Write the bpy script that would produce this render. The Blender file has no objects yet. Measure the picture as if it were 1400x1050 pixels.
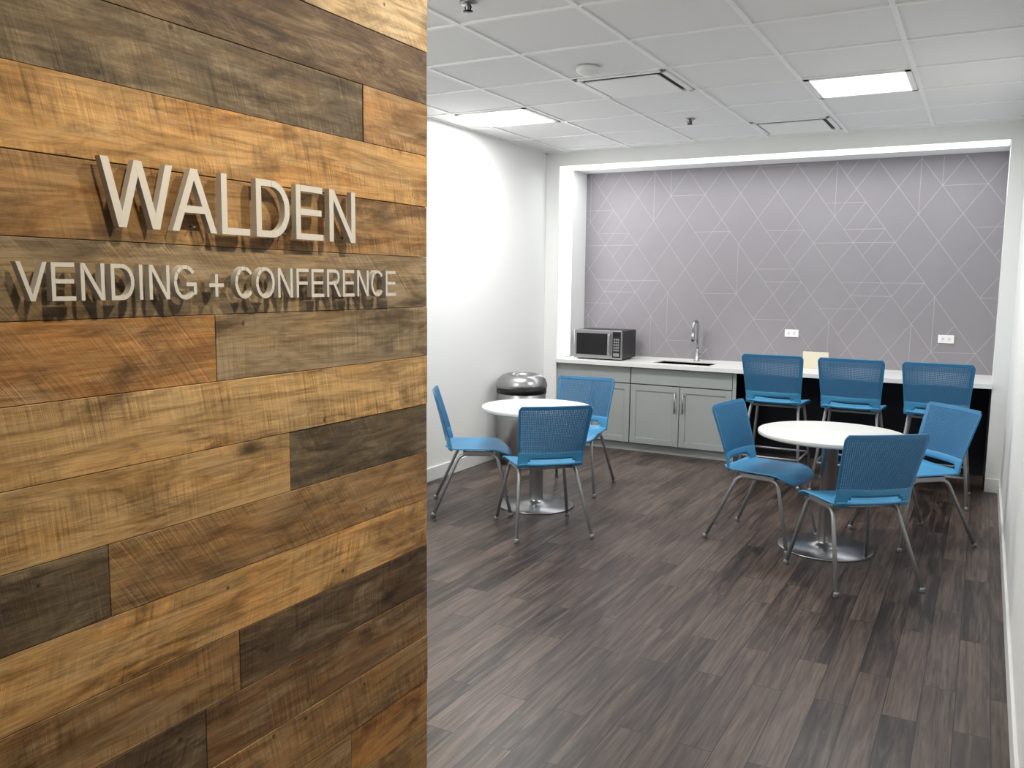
import bpy, bmesh, math, random
from mathutils import Vector, Matrix
random.seed(7)
S=bpy.context.scene
COL=S.collection
S.view_settings.view_transform='Standard'

# ------------------------------------------------------------------ materials
def lin(c):
    return tuple(((x/255)/12.92 if x/255<=0.04045 else ((x/255+0.055)/1.055)**2.4) for x in c)+(1,)
def mat(name,rgb,rough=.5,metal=0,spec=.5,emit=None,es=0,noise=0.0,nscale=20,bump=0):
    m=bpy.data.materials.new(name); m.use_nodes=True
    nt=m.node_tree; b=nt.nodes["Principled BSDF"]
    c=lin(rgb); b.inputs["Base Color"].default_value=c
    b.inputs["Roughness"].default_value=rough; b.inputs["Metallic"].default_value=metal
    b.inputs["Specular IOR Level"].default_value=spec
    if emit:
        b.inputs["Emission Color"].default_value=lin(emit); b.inputs["Emission Strength"].default_value=es
    if noise or bump:
        tc=nt.nodes.new("ShaderNodeTexCoord"); n=nt.nodes.new("ShaderNodeTexNoise")
        n.inputs["Scale"].default_value=nscale; n.inputs["Detail"].default_value=4
        nt.links.new(tc.outputs["Object"],n.inputs["Vector"])
        if noise:
            mx=nt.nodes.new("ShaderNodeMix"); mx.data_type='RGBA'
            mx.inputs["A"].default_value=tuple(x*(1-noise) for x in c[:3])+(1,)
            mx.inputs["B"].default_value=tuple(min(1,x*(1+noise)) for x in c[:3])+(1,)
            nt.links.new(n.outputs["Fac"],mx.inputs["Factor"]); nt.links.new(mx.outputs["Result"],b.inputs["Base Color"])
        if bump:
            bp=nt.nodes.new("ShaderNodeBump"); bp.inputs["Strength"].default_value=bump; bp.inputs["Distance"].default_value=.002
            nt.links.new(n.outputs["Fac"],bp.inputs["Height"]); nt.links.new(bp.outputs["Normal"],b.inputs["Normal"])
    return m

class NG:
    def __init__(s,m): s.nt=m.node_tree
    def n(s,t,**k):
        x=s.nt.nodes.new(t)
        for a,v in k.items(): setattr(x,a,v)
        return x
    def l(s,a,b): s.nt.links.new(a,b)
    def math(s,op,a,b=None,c=None,clamp=False):
        x=s.n("ShaderNodeMath",operation=op); x.use_clamp=clamp
        for i,v in enumerate((a,b,c)):
            if v is None: continue
            if isinstance(v,(int,float)): x.inputs[i].default_value=v
            else: s.l(v,x.inputs[i])
        return x.outputs[0]
    def mix(s,f,a,b,bt='MIX'):
        x=s.n("ShaderNodeMix",data_type='RGBA',blend_type=bt)
        for k,v in (("Factor",f),("A",a),("B",b)):
            if isinstance(v,(int,float)): x.inputs[k].default_value=v
            elif isinstance(v,tuple): x.inputs[k].default_value=v
            else: s.l(v,x.inputs[k])
        return x.outputs["Result"]
    def ramp(s,f,p0,p1,c0=(0,0,0,1),c1=(1,1,1,1)):
        x=s.n("ShaderNodeValToRGB"); e=x.color_ramp.elements
        if p0>p1: p0,p1,c0,c1=p1,p0,c1,c0
        e[0].position=p0;e[1].position=p1;e[0].color=c0;e[1].color=c1
        s.l(f,x.inputs[0]); return x.outputs[0]
    def comb(s,x,y,z):
        c=s.n("ShaderNodeCombineXYZ")
        for i,v in enumerate((x,y,z)):
            if isinstance(v,(int,float)): c.inputs[i].default_value=v
            else: s.l(v,c.inputs[i])
        return c.outputs[0]
    def noise(s,vec,scale,detail=4,rough=.5,dist=0):
        x=s.n("ShaderNodeTexNoise"); x.inputs["Scale"].default_value=scale; x.inputs["Detail"].default_value=detail
        x.inputs["Roughness"].default_value=rough; x.inputs["Distortion"].default_value=dist
        s.l(vec,x.inputs["Vector"]); return x.outputs["Fac"]

M={}
M['wall']=mat("white_wall_paint",(231,232,230),.75,noise=.01,nscale=3,bump=.05)
M['trim']=mat("white_trim_paint",(226,226,224),.45,noise=.01)
M['tile']=mat("ceiling_tile",(228,228,228),.9,noise=.04,nscale=120,bump=.2)
M['grid']=mat("ceiling_grid_metal",(238,238,237),.5,noise=.01)
M['gap']=mat("diffuser_gap",(95,95,98),.8,noise=.05)  # grey stands for the shadow around the dropped diffuser panel
M['dark']=mat("dark_recess",(22,22,26),.8,noise=.05)
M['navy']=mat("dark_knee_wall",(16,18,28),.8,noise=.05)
M['cab']=mat("grey_cabinet_paint",(160,165,163),.5,noise=.015,nscale=6)
M['cabgap']=mat("cabinet_gap",(70,72,72),.8,noise=.02)
M['counter']=mat("white_quartz",(228,228,226),.3,noise=.02,nscale=60)
M['table']=mat("white_laminate",(224,224,220),.35,noise=.01)
M['steel']=mat("brushed_steel",(168,168,168),.34,1,noise=.04,nscale=40)
M['chrome']=mat("satin_chrome",(165,165,166),.3,1,noise=.01)
M['leg']=mat("silver_powdercoat",(158,160,162),.38,.6,noise=.02)
M['black']=mat("black_plastic",(18,18,20),.4,noise=.05)
M['glass']=mat("dark_glass",(12,12,14),.08,noise=.05)
M['blue']=mat("blue_plastic",(66,142,186),.42,noise=.02,nscale=10)
M['bluemesh']=mat("blue_mesh_plastic",(46,114,158),.45,noise=.02,nscale=10)
M['letter']=mat("brushed_aluminium_letters",(190,188,184),.5,.15,noise=.04,nscale=60)
M['lens']=mat("troffer_lens",(255,255,255),.6,emit=(255,252,255),es=3,noise=.01)
M['led']=mat("led_diffuser",(255,255,255),.6,emit=(248,250,255),es=1.5,noise=.01)  # emission stands in for cove light falling on the niche surfaces
M['warmlens']=mat("downlight_lens",(255,240,220),.6,emit=(255,214,160),es=6,noise=.01)
M['plate']=mat("outlet_plate",(238,238,236),.4,noise=.01)
M['paper']=mat("cream_card",(222,214,190),.8,noise=.02)
M['line']=mat("wallpaper_line_ink",(174,170,173),.6,noise=.02)

def floor_mat():
    m=mat("vinyl_plank_floor",(80,70,68),.38); g=NG(m); b=m.node_tree.nodes["Principled BSDF"]
    tc=g.n("ShaderNodeTexCoord"); sp=g.n("ShaderNodeSeparateXYZ"); g.l(tc.outputs["Object"],sp.inputs[0])
    x,y=sp.outputs[0],sp.outputs[1]
    v=g.comb(y,x,0)
    br=g.n("ShaderNodeTexBrick"); br.offset=.37; br.offset_frequency=2
    g.l(v,br.inputs["Vector"])
    br.inputs["Color1"].default_value=(0,0,0,1); br.inputs["Color2"].default_value=(1,1,1,1); br.inputs["Mortar"].default_value=(.5,.5,.5,1)
    br.inputs["Scale"].default_value=1; br.inputs["Mortar Size"].default_value=.0018; br.inputs["Mortar Smooth"].default_value=.1
    br.inputs["Brick Width"].default_value=.92; br.inputs["Row Height"].default_value=.12
    sep=g.n("ShaderNodeSeparateColor"); g.l(br.outputs["Color"],sep.inputs[0]); r=sep.outputs[0]
    off=g.math('MULTIPLY',r,37.0)
    gv=g.comb(g.math('ADD',g.math('MULTIPLY',y,1.1),off),g.math('MULTIPLY',x,14),off)
    n1=g.noise(gv,1.6,6,.6,.9)
    gv2=g.comb(g.math('ADD',g.math('MULTIPLY',y,3.0),off),g.math('MULTIPLY',x,70),off)
    n2=g.noise(gv2,1.4,4,.6)
    base=g.mix(r,lin((44,36,34)),lin((92,79,72)))
    gr=g.ramp(n1,.44,.7)
    base=g.mix(g.math('MULTIPLY',gr,.55),base,lin((126,110,99)))
    gd=g.ramp(n1,.44,.3)
    base=g.mix(g.math('MULTIPLY',gd,.5),base,lin((34,27,26)))
    base=g.mix(g.math('MULTIPLY',g.ramp(n2,.45,.68),.5),base,lin((34,27,26)))
    base=g.mix(g.math('MULTIPLY',br.outputs["Fac"],.9),base,lin((12,10,10)))
    g.l(base,b.inputs["Base Color"])
    g.l(g.math('MULTIPLY_ADD',n2,.2,.28),b.inputs["Roughness"])
    b.inputs["Specular IOR Level"].default_value=.34
    bp=g.n("ShaderNodeBump"); bp.inputs["Strength"].default_value=.12; bp.inputs["Distance"].default_value=.002
    g.l(n2,bp.inputs["Height"]); g.l(bp.outputs[0],b.inputs["Normal"])
    return m
M['floor']=floor_mat()

def wallpaper_mat():
    m=mat("grey_wallpaper",(142,140,144),.7); g=NG(m); b=m.node_tree.nodes["Principled BSDF"]
    tc=g.n("ShaderNodeTexCoord")
    n=g.noise(tc.outputs["Object"],2.0,5,.6)
    n2=g.noise(tc.outputs["Object"],160,2,.5)
    c=g.mix(n,lin((130,126,131)),lin((146,142,146)))
    c=g.mix(g.math('MULTIPLY',n2,.1),c,lin((180,178,180)))
    g.l(c,b.inputs["Base Color"]); return m
M['paperwall']=wallpaper_mat()

def wood_mat():
    m=mat("reclaimed_wood",(150,110,60),.7); g=NG(m); b=m.node_tree.nodes["Principled BSDF"]
    b.inputs["Specular IOR Level"].default_value=.3
    tc=g.n("ShaderNodeTexCoord"); sp=g.n("ShaderNodeSeparateXYZ"); g.l(tc.outputs["Object"],sp.inputs[0])
    y,z=sp.outputs[1],sp.outputs[2]
    ac=g.n("ShaderNodeAttribute",attribute_name="board_color"); ao=g.n("ShaderNodeAttribute",attribute_name="board_offset")
    os_=g.n("ShaderNodeSeparateColor"); g.l(ao.outputs["Color"],os_.inputs[0])
    ox=g.math('MULTIPLY',os_.outputs[0],50.0); oy=os_.outputs[1]; oz=g.math('MULTIPLY',os_.outputs[2],30.0)
    g1=g.noise(g.comb(g.math('MULTIPLY_ADD',y,1.6,ox),g.math('MULTIPLY',z,15),ox),1.5,9,.68,1.8)
    g2=g.noise(g.comb(g.math('MULTIPLY_ADD',y,6,ox),g.math('MULTIPLY',z,150),ox),1.2,5,.65,.2)
    bl=g.noise(g.comb(g.math('MULTIPLY_ADD',y,3.2,ox),g.math('MULTIPLY',z,8),oz),1.2,7,.66,.8)
    bl2=g.noise(g.comb(y,g.math('MULTIPLY',z,2),3.3),2.1,6,.65,.5)
    hue=g.noise(g.comb(g.math('MULTIPLY_ADD',y,3.2,oz),g.math('MULTIPLY',z,9),ox),1.3,5,.6,.5)
    pale=g.noise(g.comb(g.math('MULTIPLY_ADD',y,4,ox),g.math('MULTIPLY',z,14),g.math('ADD',oz,9.0)),1.2,8,.7,.6)
    col=ac.outputs["Color"]
    col=g.mix(g.math('MULTIPLY',g.ramp(hue,.45,.7),.55),col,g.mix(1.0,col,(1.3,1.06,.68,1),'MULTIPLY'))
    col=g.mix(g.math('MULTIPLY',g.ramp(pale,.48,.72),.5),col,lin((172,156,126)))
    col=g.mix(g.math('MULTIPLY',g.ramp(g1,.44,.62),.7),col,g.mix(1.0,col,(.40,.35,.30,1),'MULTIPLY'))
    col=g.mix(g.math('MULTIPLY',g.ramp(bl,.5,.66),.8),col,g.mix(1.0,col,(.30,.27,.24,1),'MULTIPLY'))
    col=g.mix(g.math('MULTIPLY',g.ramp(bl2,.5,.68),.5),col,g.mix(1.0,col,(.38,.35,.32,1),'MULTIPLY'))
    col=g.mix(g.math('MULTIPLY',g.ramp(g2,.5,.72),.55),col,g.mix(1.0,col,(.42,.37,.33,1),'MULTIPLY'))
    # saw marks: irregular fine slanted scratches crossing the grain
    sl=g.math('MULTIPLY_ADD',oy,1.0,-.2)
    arc=g.math('MULTIPLY',g.math('POWER',g.math('SUBTRACT',z,1.3),2.0),.25)
    yy=g.math('ADD',g.math('ADD',y,g.math('MULTIPLY',z,sl)),arc)
    s1=g.noise(g.comb(g.math('MULTIPLY',yy,150),g.math('MULTIPLY',z,6),ox),1.0,3,.6,.12)
    smask=g.ramp(g.noise(g.comb(g.math('MULTIPLY_ADD',y,2.6,ox),g.math('MULTIPLY',z,10),oz),1.4,4),.38,.62)
    saw=g.math('MULTIPLY',g.ramp(s1,.52,.68),smask)
    saw2=g.math('MULTIPLY',g.ramp(s1,.48,.32),smask)
    col=g.mix(g.math('MULTIPLY',saw,.42),col,g.mix(1.0,col,(1.7,1.62,1.45,1),'MULTIPLY'))
    col=g.mix(g.math('MULTIPLY',saw2,.7),col,g.mix(1.0,col,(.4,.36,.33,1),'MULTIPLY'))
    vo=g.n("ShaderNodeTexVoronoi"); vo.inputs["Scale"].default_value=2.6
    g.l(g.comb(g.math('MULTIPLY_ADD',y,1.0,ox),g.math('MULTIPLY',z,2.0),oz),vo.inputs["Vector"])
    kn=g.ramp(vo.outputs["Distance"],.03,.12,(1,1,1,1),(0,0,0,1))
    col=g.mix(g.math('MULTIPLY',kn,.85),col,(.012,.008,.005,1))
    vo2=g.n("ShaderNodeTexVoronoi"); vo2.inputs["Scale"].default_value=9
    g.l(g.comb(y,z,ox),vo2.inputs["Vector"])
    k2=g.ramp(vo2.outputs["Distance"],.03,.06,(1,1,1,1),(0,0,0,1))
    col=g.mix(g.math('MULTIPLY',k2,.75),col,(.01,.007,.005,1))
    g.l(col,b.inputs["Base Color"])
    h=g.math('ADD',g.math('MULTIPLY',g2,.6),g.math('MULTIPLY',saw,.3))
    h=g.math('SUBTRACT',h,g.math('MULTIPLY',g1,.5))
    bp=g.n("ShaderNodeBump"); bp.inputs["Strength"].default_value=.5; bp.inputs["Distance"].default_value=.003
    g.l(h,bp.inputs["Height"]); g.l(bp.outputs[0],b.inputs["Normal"])
    return m
M['wood']=wood_mat()

# ------------------------------------------------------------------ mesh helpers
def link(o,parent=None):
    COL.objects.link(o)
    if parent: o.parent=parent
    return o
def empty(name,loc=(0,0,0),rot=0):
    e=bpy.data.objects.new(name,None); e.empty_display_size=.1
    COL.objects.link(e); e.location=loc; e.rotation_euler=(0,0,rot); return e
class MB:
    """mesh builder with several materials"""
    def __init__(s): s.bm=bmesh.new(); s.mats=[]
    def mi(s,m):
        if m not in s.mats: s.mats.append(m)
        return s.mats.index(m)
    def box(s,x0,x1,y0,y1,z0,z1,m,bevel=0,seg=2):
        r=bmesh.ops.create_cube(s.bm,size=1)
        for v in r['verts']:
            v.co=Vector(((x0+x1)/2+v.co.x*(x1-x0),(y0+y1)/2+v.co.y*(y1-y0),(z0+z1)/2+v.co.z*(z1-z0)))
        fs=set(f for v in r['verts'] for f in v.link_faces)
        i=s.mi(m)
        for f in fs: f.material_index=i
        if bevel:
            es=list(set(e for v in r['verts'] for e in v.link_edges))
            rr=bmesh.ops.bevel(s.bm,geom=es,offset=bevel,segments=seg,affect='EDGES',profile=.5)
            for f in rr['faces']: f.material_index=i
        return s
    def lathe(s,prof,cx,cy,m,n=48,smooth=True,cap=True):
        i=s.mi(m); rings=[]
        for r,z in prof:
            rings.append([s.bm.verts.new((cx+r*math.cos(2*math.pi*k/n),cy+r*math.sin(2*math.pi*k/n),z)) for k in range(n)])
        for a,b in zip(rings,rings[1:]):
            for k in range(n):
                f=s.bm.faces.new((a[k],a[(k+1)%n],b[(k+1)%n],b[k])); f.material_index=i; f.smooth=smooth
        if cap:
            f=s.bm.faces.new(list(reversed(rings[0]))); f.material_index=i
            f=s.bm.faces.new(rings[-1]); f.material_index=i
        return s
    def tube(s,pts,r,m,n=10,cap=True):
        i=s.mi(m); pts=[Vector(p) for p in pts]; rings=[]
        up=None
        for k,p in enumerate(pts):
            if k==0: t=pts[1]-p
            elif k==len(pts)-1: t=p-pts[k-1]
            else: t=(pts[k+1]-p).normalized()+(p-pts[k-1]).normalized()
            t.normalize()
            if up is None:
                up=Vector((0,0,1)) if abs(t.z)<.9 else Vector((0,1,0))
            a=t.cross(up).normalized(); b=t.cross(a).normalized(); up=-b if (-b).dot(up)>0 else b
            a=t.cross(up).normalized(); b2=a.cross(t).normalized()
            rings.append([s.bm.verts.new(p+a*r*math.cos(2*math.pi*q/n)+b2*r*math.sin(2*math.pi*q/n)) for q in range(n)])
        for A,B in zip(rings,rings[1:]):
            for q in range(n):
                f=s.bm.faces.new((A[q],A[(q+1)%n],B[(q+1)%n],B[q])); f.material_index=i; f.smooth=True
        if cap:
            for R in (rings[0],rings[-1]):
                f=s.bm.faces.new(R); f.material_index=i
        return s
    def mesh(s,name):
        bmesh.ops.recalc_face_normals(s.bm,faces=s.bm.faces)
        me=bpy.data.meshes.new(name); s.bm.to_mesh(me); s.bm.free()
        for m in s.mats: me.materials.append(M[m])
        return me
    def obj(s,name,parent=None):
        return link(bpy.data.objects.new(name,s.mesh(name)),parent)
def rounded(pts,r,n=6):
    pts=[Vector(p) for p in pts]; out=[pts[0]]
    for a,b,c in zip(pts,pts[1:],pts[2:]):
        d1=(a-b); d2=(c-b); rr=min(r,d1.length*.45,d2.length*.45)
        p0=b+d1.normalized()*rr; p2=b+d2.normalized()*rr
        for k in range(n+1):
            t=k/n; out.append(p0*(1-t)**2+b*2*t*(1-t)+p2*t*t)
    out.append(pts[-1]); return out

# ------------------------------------------------------------------ dimensions
XL,XR=-3.81,.19
YF,YB=7.55,8.2
ZC=2.83
NL,NR,NT=-3.67,.085,2.70
WX,WY=-1.40,2.03       # reclaimed wood wall plane and its end
Y0=-1.6

# ------------------------------------------------------------------ shell
MB().box(XL-.12,1.6,Y0,YB+.12,-.06,0,'floor').obj("floor")
MB().box(XL-.12,XL,WY-.12,YB+.12,0,ZC+.1,'wall').obj("wall_left")
MB().box(XR,XR+.12,1.75,YF,0,ZC+.1,'wall').obj("wall_right")
b=MB()
b.box(XL,NL,YF,YB,0,ZC,'wall').box(NR,XR+.12,YF,YB,0,ZC,'wall').box(NL,NR,YF,YB,NT,ZC,'wall')
b.box(XL,XR+.12,YB,YB+.12,0,ZC+.1,'wall')
b.obj("wall_back")
MB().box(XL,WX-.09,WY-.12,WY,0,ZC,'wall').obj("wall_front")
MB().box(XL,XL+.014,WY,YF,0,.11,'trim',.003).obj("baseboard_left")
MB().box(XR-.014,XR,1.75,YF-.014,0,.11,'trim',.003).obj("baseboard_right")
MB().box(NR,XR,YF-.014,YF,0,.11,'trim',.003).obj("baseboard_back")

# ceiling slab + T-bar grid
PX,PY=.625,.62
gx0,gy0=-.45,5.50
MB().box(XL-.12,1.6,Y0,YB+.12,ZC+.004,ZC+.08,'tile').obj("ceiling")
g=MB()
k=-4
while True:
    x=gx0-PX*k
    if x<XL: break
    if x<1.6:
        if x>XR: g.box(x-.012,x+.012,Y0,1.74,ZC-.003,ZC+.006,'grid')
        else: g.box(x-.012,x+.012,Y0,YF,ZC-.003,ZC+.006,'grid')
    k+=1
k=-12
while True:
    y=gy0+PY*k
    if y>YF: break
    if y>Y0: g.box(XL if y>WY else WX, XR if y>1.75 else 1.6,y-.012,y+.012,ZC-.0035,ZC+.006,'grid')
    k+=1
g.box(XL,XL+.022,WY,YF,ZC-.004,ZC+.006,'grid').box(XR-.022,XR,1.75,YF,ZC-.004,ZC+.006,'grid').box(XL,XR,YF-.022,YF,ZC-.004,ZC+.006,'grid')
g.obj("trim_ceiling_grid")

# ------------------------------------------------------------------ lights in ceiling
def area(name,loc,rot,sx,sy,e,col,parent=None):
    l=bpy.data.lights.new(name,'AREA'); l.shape='RECTANGLE'; l.size=sx; l.size_y=sy; l.energy=e; l.color=col
    o=bpy.data.objects.new(name,l); o.location=loc; o.rotation_euler=rot; link(o,parent); return o
def troffer(x,y,e):
    em=empty("ceiling_troffer_light",(x,y,ZC))
    m=MB()
    a=.295
    for sx0,sx1,sy0,sy1 in ((-a,a,-a,-a+.03),(-a,a,a-.03,a),(-a,-a+.03,-a,a),(a-.03,a,-a,a)):
        m.box(sx0,sx1,sy0,sy1,-.008,.002,'grid')
    m.obj("frame",em)
    MB().box(-a+.03,a-.03,-a+.03,a-.03,-.004,.003,'lens').obj("lens",em)
    area("lamp",(0,0,-.012),(0,0,0),.54,.54,e,(1,.99,.965),em)
for x,y,e in ((-.7625,5.81,31),(-3.2625,5.81,42),(-.7625,2.71,15),(-3.2625,2.71,38)):  # last two troffers are out of view, added to light the near room
    troffer(x,y,e)

def vent(x,y):
    em=empty("ceiling_air_diffuser",(x,y,ZC)); m=MB(); a=.29
    for sx0,sx1,sy0,sy1 in ((-a,a,-a,-a+.03),(-a,a,a-.03,a),(-a,-a+.03,-a,a),(a-.03,a,-a,a)):
        m.box(sx0,sx1,sy0,sy1,-.012,.003,'grid',.003)
    m.box(-a+.03,a-.03,-a+.03,a-.03,.0,.003,'gap')  # shadow gap put in as a grey sheet behind the panel
    m.box(-.235,.235,-.235,.235,-.020,-.010,'grid',.004)
    m.box(-.03,.03,-.03,.03,-.012,.001,'dark')
    m.obj("diffuser_panel",em)
vent(-2.0125,5.19); vent(-1.3875,7.05)
MB().lathe([(.03,-.0),(.068,0),(.068,-.02),(.055,-.035),(.03,-.05),(.01,-.052)],0,0,'trim',32).obj("smoke_detector").location=(-2.1,4.67,ZC)
def sprinkler(x,y):
    m=MB(); m.lathe([(.008,0),(.04,0),(.036,-.006),(.012,-.008),(.010,-.03),(.006,-.034)],0,0,'steel',24)
    m.lathe([(.004,-.034),(.022,-.036),(.022,-.039),(.003,-.040)],0,0,'black',20)
    m.tube([(.01,0,-.01),(.016,0,-.02),(.01,0,-.035)],.003,'black',6); m.tube([(-.01,0,-.01),(-.016,0,-.02),(-.01,0,-.035)],.003,'black',6)
    o=m.obj("fire_sprinkler"); o.location=(x,y,ZC)
sprinkler(-2.05,6.45); sprinkler(-2.11,3.38)

# niche LED cove: wide glowing panels stand for the lit soffit and return
e=empty("cove_led_strip",(0,0,0))
MB().box(NL+.006,NR-.01,YF+.02,YF+.30,NT-.006,NT-.001,'led').obj("top_strip",e)
MB().box(NL+.001,NL+.006,YF+.02,YF+.30,.86,NT-.006,'led').obj("side_strip",e)
area("top_lamp",((NL+NR)/2,YF+.16,NT-.012),(0,0,0),3.6,.2,18,(.97,.985,1),e)
area("side_lamp",(NL+.012,YF+.16,1.8),(0,math.radians(-90),0),1.6,.2,6,(.97,.985,1),e)

# ------------------------------------------------------------------ wallpaper
wp=MB(); wp.box(NL,NR,YB-.003,YB-.0005,.86,NT,'paperwall')
def seg(x0,z0,x1,z1,w=.0045,dy=0.0):
    d=Vector((x1-x0,z1-z0))
    t0,t1=0.0,1.0
    for p,dd,lo,hi in ((x0,d.x,NL+.01,NR-.01),(z0,d.y,.87,NT-.01)):
        if abs(dd)<1e-9:
            if p<lo or p>hi: return
        else:
            a,b_=(lo-p)/dd,(hi-p)/dd
            if a>b_: a,b_=b_,a
            t0=max(t0,a); t1=min(t1,b_)
    if t1-t0<.02: return
    p0=Vector((x0,z0))+d*t0; p1=Vector((x0,z0))+d*t1
    n=Vector((-d.y,d.x)).normalized()*w/2
    vs=[wp.bm.verts.new((q.x,YB-.0040-dy,q.y)) for q in (p0-n,p1-n,p1+n,p0+n)]
    f=wp.bm.faces.new(vs); f.material_index=wp.mi('line')
# overlapping rhombus lattices, joined by horizontals, verticals and chevrons
s=.34; h=.235
r=random.Random(4)
pat=[[[r.random()<p for p in (.93,.93,.17,.16,.16)] for _ in range(7)] for _ in range(6)]
for j in range(-1,10):
    for i in range(-2,14):
        x=NL+.05+i*s+(j%2)*s/2; z=.80+j*h
        q=pat[j%6][i%7]
        if q[0]: seg(x,z,x+s/2,z+h,dy=0)
        if q[1]: seg(x,z,x-s/2,z+h,dy=.0002)
        if q[2]: seg(x,z,x+s,z,dy=.0004)
        if q[3]: seg(x,z,x,z+2*h,dy=.0006)
        if q[4]:
            seg(x-s/4,z+h/2,x+s*.75,z+h*.5,dy=.0008); seg(x-s/4,z+h/2,x+s/4,z-h/2,dy=.0010); seg(x+s*.75,z+h*.5,x+s/4,z-h/2,dy=.0012)
wp.obj("wall_back_wallpaper")

# ------------------------------------------------------------------ cabinets + counter
CF=7.58
em=empty("base_cabinet",(0,0,0))
def shaker(m,x0,x1,z0,z1,y,r=.055):
    m.box(x0,x1,y+.008,y+.02,z0,z1,'cab')
    m.box(x0,x0+r,y,y+.012,z0,z1,'cab',.002).box(x1-r,x1,y,y+.012,z0,z1,'cab',.002)
    m.box(x0+r,x1-r,y,y+.012,z0,z0+r,'cab',.002).box(x0+r,x1-r,y,y+.012,z1-r,z1,'cab',.002)
m=MB(); m.box(NL+.001,-1.90,CF+.02,YB-.01,.08,.805,'cabgap').box(NL+.001,-1.92,CF+.05,YB-.01,0,.08,'cabgap')
m.box(-1.93,-1.90,CF,YB-.01,0,.815,'cab')
m.box(NL+.002,-1.92,CF+.045,CF+.06,0,.08,'cab')
m.obj("carcass",em)
m=MB()
m.box(NL+.004,-2.905,CF,CF+.02,.655,.81,'cab',.002)
shaker(m,NL+.004,-3.292,.085,.645,CF); shaker(m,-3.285,-2.905,.085,.645,CF)
m.box(-2.895,-1.935,CF,CF+.02,.655,.81,'cab',.002)
shaker(m,-2.895,-2.42,.085,.645,CF); shaker(m,-2.413,-1.935,.085,.645,CF)
m.obj("doors_and_drawers",em)
m=MB()
for x in (-3.31,-3.267,-2.455,-2.378):
    m.tube([(x,CF-.025,.40),(x,CF-.025,.60)],.006,'steel',8)
    for z in (.43,.57): m.tube([(x,CF-.025,z),(x,CF+.003,z)],.005,'steel',8)
m.obj("handles",em)

em=empty("countertop",(0,0,0))
SX0,SX1,SY0,SY1=-2.72,-2.18,7.68,8.02
m=MB(); z0,z1=.815,.85
m.box(NL+.001,SX0,7.52,YB-.003,z0,z1,'counter').box(SX1,NR-.001,7.52,YB-.003,z0,z1,'counter')
m.box(SX0,SX1,7.52,SY0,z0,z1,'counter').box(SX0,SX1,SY1,YB-.003,z0,z1,'counter')
m.obj("slab",em)
m=MB(); m.box(SX0,SX1,SY0,SY1,.66,.665,'steel').box(SX0-.004,SX0,SY0,SY1,.66,.84,'steel').box(SX1,SX1+.004,SY0,SY1,.66,.84,'steel').box(SX0,SX1,SY0-.004,SY0,.66,.84,'steel').box(SX0,SX1,SY1,SY1+.004,.66,.84,'steel')
m.obj("sink_basin",em)
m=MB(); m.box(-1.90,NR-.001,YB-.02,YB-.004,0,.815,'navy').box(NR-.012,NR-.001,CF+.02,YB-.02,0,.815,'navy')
m.obj("knee_space_panel",em)

m=MB()
m.lathe([(.001,.85),(.028,.85),(.028,.858),(.020,.865),(.018,.96),(.016,.97),(.001,.97)],0,0,'steel',24)
pts=rounded([(0,0,.96),(0,0,1.19),(0,-.07,1.25),(0,-.15,1.22),(0,-.155,1.10)],.07,8)
m.tube(pts,.013,'steel',12)
m.tube([(0,-.155,1.13),(0,-.156,1.05)],.017,'steel',12)
m.tube([(.015,0,.92),(.06,0,.93),(.10,-.01,.97)],.006,'steel',8)
o=m.obj("kitchen_faucet"); o.location=(-2.42,8.10,0)

for x in (-1.56,-.28):
    m=MB(); m.box(x-.062,x+.062,YB-.014,YB-.005,1.115,1.185,'plate',.003)
    for d in (-.024,.024): m.box(x+d-.014,x+d+.014,YB-.016,YB-.013,1.133,1.167,'trim',.001)
    for d in (-.024,.024):
        for q in (-.006,.006): m.box(x+d-.005,x+d+.005,YB-.0168,YB-.0158,1.15+q-.0012,1.15+q+.0012,'dark')
    m.obj("wall_outlet")
m=MB(); m.box(-1.42,-1.20,8.02,8.03,.851,1.00,'paper',.002).box(-1.40,-1.22,8.03,8.10,.851,.93,'paper',.01)
m.obj("paper_napkin_holder")

# ------------------------------------------------------------------ microwave
em=empty("microwave",(-3.28,7.66,.852))
m=MB(); m.box(-.25,.25,.02,.38,.012,.285,'black',.006)
m.box(-.252,.252,0.0,.022,.010,.288,'steel',.004)
m.box(-.225,.10,-.004,.002,.045,.255,'glass',.003)
m.box(.155,.24,-.003,.002,.025,.275,'black',.002)
m.box(.17,.225,-.005,-.002,.235,.262,'glass')
for r_ in range(5):
    for c in range(3):
        m.box(.168+c*.021,.183+c*.021,-.0055,-.002,.09+r_*.026,.107+r_*.026,'leg')
m.box(.168,.226,-.0055,-.002,.04,.07,'leg')
m.tube(rounded([(.13,0,.05),(.13,-.03,.055),(.13,-.03,.245),(.13,0,.25)],.015),.008,'steel',10)
for x in (-.2,.2):
    for y in (.05,.33): m.box(x-.02,x+.02,y-.02,y+.02,-.001,.014,'black')
m.obj("body",em)

# ------------------------------------------------------------------ trash can
em=empty("trash_can",(-3.555,6.62,0))
m=MB(); m.lathe([(.2,0),(.215,.004),(.215,.62),(.21,.625)],0,0,'steel',64).obj("body",em)
m=MB(); m.lathe([(.21,.62),(.222,.622),(.222,.67),(.215,.675)],0,0,'black',64).obj("band",em)
m=MB(); m.lathe([(.222,.67),(.228,.675),(.227,.70),(.212,.745),(.175,.778),(.14,.788),(.122,.780),(.115,.755)],0,0,'chrome',64,cap=False)
m.lathe([(.001,.735),(.115,.735),(.116,.757)],0,0,'black',48,cap=False).obj("lid",em)

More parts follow.
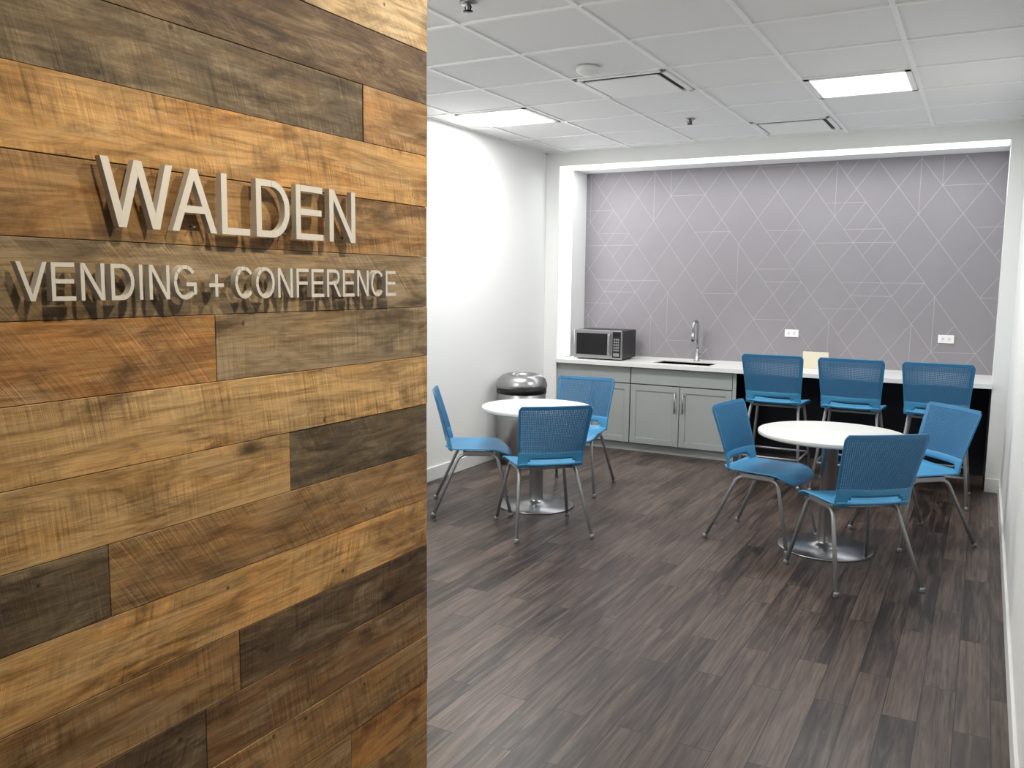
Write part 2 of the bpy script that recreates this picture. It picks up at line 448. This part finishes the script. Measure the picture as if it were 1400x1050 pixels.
# ------------------------------------------------------------------ tables
def table(x,y,r):
    em=empty("round_cafe_table",(x,y,0))
    m=MB(); m.lathe([(.001,.688),(r-.02,.688),(r-.003,.694),(r,.700),(r,.714),(r-.004,.718),(.001,.718)],0,0,'table',96,cap=False).obj("table_top",em)
    m=MB(); m.lathe([(.001,.0),(.275,.0),(.278,.006),(.27,.012),(.12,.022),(.055,.035),(.05,.05),(.048,.1),(.048,.66),(.06,.668),(.15,.674),(.15,.687),(.001,.688)],0,0,'chrome',64,cap=False).obj("pedestal_base",em)
table(-2.75,5.36,.395); table(-.765,5.38,.425)

# ------------------------------------------------------------------ chairs
def shell_mesh(sz):
    """seat shell + perforated back, seat height sz, facing +Y"""
    bm=bmesh.new(); mats=['blue','bluemesh']
    NU,NV=20,20; grid=[]
    for j in range(NV+1):
        v=j/NV; row=[]
        w=.212+.018*v
        e0=max(0,1-v/.12); e1=max(0,(v-.86)/.14)
        w-=.03*e0**2+.045*e1**2.2
        for i in range(NU+1):
            u=-1+2*i/NU
            z=sz-.014*(1-u*u)*math.sin(math.pi*min(1,v*1.05))+.008*abs(u)**3
            if v>.72: z-=.05*((v-.72)/.28)**2
            if v<.15: z+=.015*((.15-v)/.15)**2
            y=-.215+.455*v-.02*abs(u)**3*(1 if v>.5 else 0)*v
            row.append(bm.verts.new((u*w,y,z)))
        grid.append(row)
    for j in range(NV):
        for i in range(NU):
            f=bm.faces.new((grid[j][i],grid[j][i+1],grid[j+1][i+1],grid[j+1][i])); f.smooth=True
    def P(x,t):
        H=.40; z=sz-.005+H*t
        w=.208+.032*t
        corner=max(0,(t-.90)/.10)
        ww=w-.022*corner**2.5
        if t<.12: ww=w+.004
        u=x/.235
        y=-.215-.02*math.sin(t*math.pi*.6)-.075*t**1.6+.042*abs(u)**2.2*(1-.6*t)
        return Vector((u*ww,y,z))
    xs=[-.235,-.229,-.219]; hb=.0032; hw=.0078
    kinds=[0,0]
    x=-.219
    while x+hw+hb<.2175:
        x+=hw; xs.append(x); kinds.append(1)
        x+=hb; xs.append(x); kinds.append(2)
    xs[-1]=.219; kinds[-1]=2
    xs+=[.229,.235]; kinds+=[0,0]
    ts=[0,.03,.06,.10,.14,.18,.21]; tk=['arm','arm','arm','arm','solid','solid']
    t=.25; ts.append(t); tk.append('solid')
    while t+.0205<.965:
        t+=.0120; ts.append(t); tk.append('hole')
        t+=.0085; ts.append(t); tk.append('bar')
    for q in (.975,.985,.993,1.0): ts.append(q); tk.append('solid')
    G=[[None]*len(xs) for _ in ts]
    def V(j,i):
        if G[j][i] is None: G[j][i]=bm.verts.new(P(xs[i],ts[j]))
        return G[j][i]
    for j in range(len(ts)-1):
        for i in range(len(xs)-1):
            k=kinds[i]; r=tk[j]; xm=(xs[i]+xs[i+1])/2
            if r=='hole' and k==1: continue
            if r=='arm':
                tm=(ts[j]+ts[j+1])/2
                lim=.170-.035*max(0,(tm-.08)/.08)
                if tm<.05: lim=.160
                if abs(xm)<lim: continue
            f=bm.faces.new((V(j,i),V(j,i+1),V(j+1,i+1),V(j+1,i))); f.smooth=True
            f.material_index=1 if r!='arm' and ts[j]>.24 else 0
    me=bpy.data.meshes.new("chair_shell"); bm.to_mesh(me); bm.free()
    for m in mats: me.materials.append(M[m])
    return me
def legs_mesh(sz,foot=None):
    m=MB(); top=sz-.032
    for s_ in (-1,1):
        pts=rounded([(s_*.245,-.30,.012),(s_*.185,-.12,top),(s_*.185,.13,top),(s_*.25,.23,.012)],.05,6)
        m.tube(pts,.0115,'leg',10)
        for y in (-.30,.23):
            x=s_*(.245 if y<0 else .25); m.lathe([(.012,0),(.015,.002),(.014,.02),(.012,.026)],x,y,'leg',12)
    for y in (-.09,.10):
        m.tube([(-.185,y,top),(.185,y,top)],.010,'leg',8)
    for s_ in (-1,1):
        m.box(s_*.185-.012,s_*.185+.012,-.10,.11,top,sz-.010,'leg')
    if foot:
        t=foot/top
        def at(s_,f): 
            a=Vector((s_*(.245 if f<0 else .25),(-.30 if f<0 else .23),0)); b_=Vector((s_*.185,(-.12 if f<0 else .13),top)); return a.lerp(b_,t)
        A,B,C,D=at(-1,-1),at(-1,1),at(1,1),at(1,-1)
        for p,q in ((A,B),(B,C),(C,D),(D,A)): m.tube([p,q],.009,'leg',8)
    return m.mesh("leg_frame")
sh=shell_mesh(.45); lg=legs_mesh(.45)
sh2=shell_mesh(.655); lg2=legs_mesh(.655,.22)
def chair(name,x,y,fx,fy,a,b_):
    rot=math.atan2(-fx,fy)
    e=empty(name,(x,y,0),rot)
    o=bpy.data.objects.new("seat_and_back",a); link(o,e)
    md=o.modifiers.new("thick",'SOLIDIFY'); md.thickness=.010; md.offset=0
    o=bpy.data.objects.new("leg_frame",b_); link(o,e)
chair("cafe_chair",-3.08,5.085,.85,.53,sh,lg)
chair("cafe_chair",-2.455,4.87,-.68,.73,sh,lg)
chair("cafe_chair",-2.74,5.97,.10,-.99,sh,lg)
chair("cafe_chair",-1.125,5.40,.98,-.17,sh,lg)
chair("cafe_chair",-.57,4.92,-.62,.78,sh,lg)
chair("cafe_chair",-.35,5.86,-.75,-.66,sh,lg)
for x in (-1.44,-.86,-.27): chair("bar_stool",x,7.12,0,1,sh2,lg2)

# ------------------------------------------------------------------ reclaimed wood wall
C={'tan':(186,155,108),'gold':(180,144,94),'orange':(166,124,76),'brown':(128,100,70),'dark':(86,70,54),'grey':(136,121,98),'dgrey':(94,84,69),'lgrey':(176,159,130),'red':(122,88,62),'mid':(152,121,82)}
# rows keyed by index (z0 = 1.384+.14k); list of (y_end, colour) with y increasing
rows={
 8:[(1.2,'dark'),(3,'tan')],
 7:[(1.54,'brown'),(3,'orange')],
 6:[(.9,'dark'),(1.54,'red'),(3,'lgrey')],
 5:[(3,'dark')],
 4:[(.4,'brown'),(1.748,'dgrey'),(3,'mid')],
 3:[(.3,'tan'),(3,'gold')],
 2:[(3,'mid')],
 1:[(.2,'mid'),(3,'grey')],
 0:[(1.257,'orange'),(3,'grey')],
 -1:[(.5,'grey'),(3,'tan')],
 -2:[(1.468,'tan'),(3,'dgrey')],
 -3:[(.988,'dgrey'),(3,'mid')],
 -4:[(3,'gold')],
 -5:[(1.3,'mid'),(3,'dark')],
 -6:[(1.2,'dark'),(3,'brown')],
 -7:[(1.1,'brown'),(3,'mid')],
 -8:[(1.675,'mid'),(3,'orange')],
}
bm=bmesh.new(); lc=bm.loops.layers.float_color.new("board_color"); lo=bm.loops.layers.float_color.new("board_offset")
rr=random.Random(5)
def board(y0,y1,z0,z1,x1,colr):
    r=bmesh.ops.create_cube(bm,size=1)
    g_=.0005
    for v in r['verts']:
        v.co=Vector((WX-.02 + (v.co.x+.5)*(x1-(WX-.02)),(y0+y1)/2+v.co.y*(y1-y0-2*g_),(z0+z1)/2+v.co.z*(z1-z0-2*g_)))
    es=list(set(e_ for v in r['verts'] for e_ in v.link_edges))
    rb=bmesh.ops.bevel(bm,geom=es,offset=.001,segments=1,affect='EDGES')
    fs=set(rb['faces'])
    for v in rb['verts']:
        for f in v.link_faces: fs.add(f)
    c=lin(colr); k=rr.uniform(.9,1.12); c=(c[0]*k,c[1]*k,c[2]*k,1); off=(rr.random(),rr.random(),rr.random(),1)
    for f in fs:
        for l in f.loops: l[lc]=c; l[lo]=off
for k in range(-10,11):
    z0=1.384+.14*k; z1=min(z0+.14,ZC-.002); z0=max(z0,.002)
    if z1-z0<.02: continue
    lst=rows.get(k)
    if lst is None:
        lst=[(rr.uniform(.3,1.7),rr.choice(list(C))),(3,rr.choice(list(C)))]
    segs=[(-1.2,-.3+rr.uniform(-.3,.3),rr.choice(list(C)))]
    ys=segs[0][1]
    for ye,cn in lst:
        ye=min(ye,WY); segs.append((ys,ye,cn)); ys=ye
    for a_,b_,cn in segs:
        board(a_,b_,z0,z1,WX+rr.uniform(-.0015,.0015),C[cn])
me=bpy.data.meshes.new("reclaimed_boards"); bm.to_mesh(me); bm.free(); me.materials.append(M['wood'])
em=empty("wall_wood_clad",(0,0,0))
link(bpy.data.objects.new("reclaimed_boards",me),em)
MB().box(WX-.09,WX-.021,-1.2,WY,0,ZC,'wall').obj("wall_core",em)

# ------------------------------------------------------------------ lettering (grotesque capitals built as strokes)
T=.124
def q4(x0,y0,x1,y1,w=T*1.08): return [(x0-w/2,y0),(x0+w/2,y0),(x1+w/2,y1),(x1-w/2,y1)]
def bar(x0,x1,y0,y1): return [(x0,y0),(x1,y0),(x1,y1),(x0,y1)]
def arc(cx,cy,rx,ry,a0,a1,n=28,t=T):
    out=[]; 
    for k in range(n):
        a=math.radians(a0+(a1-a0)*k/n); b=math.radians(a0+(a1-a0)*(k+1)/n)
        p=lambda an,d:(cx+(rx-d)*math.cos(an),cy+(ry-d*.92)*math.sin(an))
        out.append([p(a,0),p(b,0),p(b,t),p(a,t)])
    return out
def glyph(c):
    h=T*.92
    if c=='W': return 1.318,[q4(.09,1,.36,0),q4(.36,0,.659,1),q4(.659,1,.958,0),q4(.958,0,1.228,1)]
    if c=='A': return .93,[q4(.075,0,.465,1),q4(.855,0,.465,1),bar(.22,.71,.30,.30+h)]
    if c=='V': return .93,[q4(.075,1,.465,0),q4(.855,1,.465,0)]
    if c=='L': return .777,[bar(.1,.1+T,0,1),bar(.1+T,.73,0,h)]
    if c=='I': return .388,[bar(.127,.127+T,0,1)]
    if c=='E': return .93,[bar(.11,.11+T,0,1),bar(.11+T,.86,0,h),bar(.11+T,.81,.455,.455+h),bar(.11+T,.84,1-h,1)]
    if c=='F': return .853,[bar(.115,.115+T,0,1),bar(.115+T,.74,.44,.44+h),bar(.115+T,.80,1-h,1)]
    if c=='N': return 1.008,[bar(.107,.107+T,0,1),bar(.901-T,.901,0,1),q4(.107+T*.55,1,.901-T*.55,0,T*1.15)]
    if c=='D': return 1.008,[bar(.11,.11+T,0,1),bar(.11+T,.50,0,h),bar(.11+T,.50,1-h,1)]+arc(.50,.5,.445,.5,-90,90)
    if c=='O': return 1.086,arc(.543,.5,.478,.515,0,360,56)
    if c=='C': return 1.008,arc(.52,.5,.455,.515,38,322,44)
    if c=='G': return 1.086,arc(.54,.5,.475,.515,38,318,44)+[bar(.88,.88+T,.14,.50),bar(.57,.88,.50-h,.50)]
    if c=='R': return 1.008,[bar(.11,.11+T,0,1),bar(.11+T,.62,1-h,1),bar(.11+T,.62,.44,.44+h)]+arc(.62,.72,.285,.28,-90,90)+[q4(.90,0,.58,.46,T*1.2)]
    if c=='+': return .816,[bar(.08,.736,.36,.36+h),bar(.408-T/2,.408+T/2,.06,.36),bar(.408-T/2,.408+T/2,.36+h,.76)]
    return .388,[]
sg=empty("wall_sign_lettering",(0,0,0))
def text(body,y0,y1,z0,z1,name):
    polys=[]; x=0
    for i,c in enumerate(body):
        if c=='A' and i and body[i-1]=='W': x-=.07
        adv,ps=glyph(c)
        for p in ps: polys.append([(a+x,b_) for a,b_ in p])
        x+=adv
    xmin=min(a for p in polys for a,_ in p); xmax=max(a for p in polys for a,_ in p)
    bm=bmesh.new()
    for n_,p in enumerate(polys):
        d=(n_%5)*.00015
        f=[];bk=[]
        for a,b_ in p:
            yy=y0+(a-xmin)/(xmax-xmin)*(y1-y0); zz=z0+b_*(z1-z0)
            f.append(bm.verts.new((WX+.026+d,yy,zz))); bk.append(bm.verts.new((WX+.012,yy,zz)))
        bm.faces.new(f); bm.faces.new(list(reversed(bk)))
        for k in range(len(p)):
            kk=(k+1)%len(p); bm.faces.new((f[k],bk[k],bk[kk],f[kk]))
    bmesh.ops.recalc_face_normals(bm,faces=bm.faces)
    me=bpy.data.meshes.new(name); bm.to_mesh(me); bm.free(); me.materials.append(M['letter'])
    link(bpy.data.objects.new(name,me),sg)
text("WALDEN",.988,1.682,1.689,1.811,"walden_letters")
text("VENDING + CONFERENCE",.828,1.846,1.558,1.623,"vending_conference_letters")
m=MB()
for y_ in (1.04,1.2,1.33,1.45,1.55,1.66): m.tube([(WX-.002,y_,1.70),(WX+.014,y_,1.70)],.002,'steel',6)
m.obj("standoff_pins",sg)

# warm downlights washing the wood wall
for (x,y,e_) in ((-.50,1.95,44),(-.50,.95,30)):
    em=empty("recessed_downlight",(x,y,ZC))
    m=MB(); m.lathe([(.055,.002),(.075,.002),(.075,-.006),(.058,-.006),(.055,.0)],0,0,'trim',32,cap=False)
    m.lathe([(.001,.001),(.055,.001),(.055,-.001),(.001,-.001)],0,0,'warmlens',32,cap=False).obj("trim_ring",em)
    l=bpy.data.lights.new("lamp",'SPOT'); l.energy=e_*3; l.color=(1,.84,.60); l.spot_size=math.radians(90); l.spot_blend=.9; l.shadow_soft_size=.055
    o=bpy.data.objects.new("lamp",l); o.location=(0,0,-.02); o.rotation_euler=(0,math.radians(-38),0)
    # tilt the beam towards the timber wall (-X)
    o.rotation_euler=(Vector((-.9,-.25,-1.25)).to_track_quat('-Z','Y')).to_euler(); link(o,em)

# ------------------------------------------------------------------ world
w=bpy.data.worlds.new("world"); S.world=w; w.use_nodes=True
w.node_tree.nodes["Background"].inputs[0].default_value=(.95,.95,.95,1); w.node_tree.nodes["Background"].inputs[1].default_value=.16

# ------------------------------------------------------------------ camera
X=Vector((0.8749,-0.0678,0.4796)); Yv=Vector((0.4842,0.0991,-0.8693)); Zv=Vector((0.0114,0.9928,0.1195))
cx=Vector((X.x,Yv.x,Zv.x)).normalized(); cy=Vector((X.y,Yv.y,Zv.y)); cy=(cy-cx*cy.dot(cx)).normalized(); cz=cx.cross(cy)
cam=bpy.data.cameras.new("camera"); cam.sensor_width=36; cam.lens=1167*36/1400; cam.clip_start=.02
co=bpy.data.objects.new("camera",cam); COL.objects.link(co)
R=Matrix((cx,cy,cz)).transposed().to_4x4(); co.matrix_world=Matrix.Translation((0,0,1.6))@R
S.camera=co
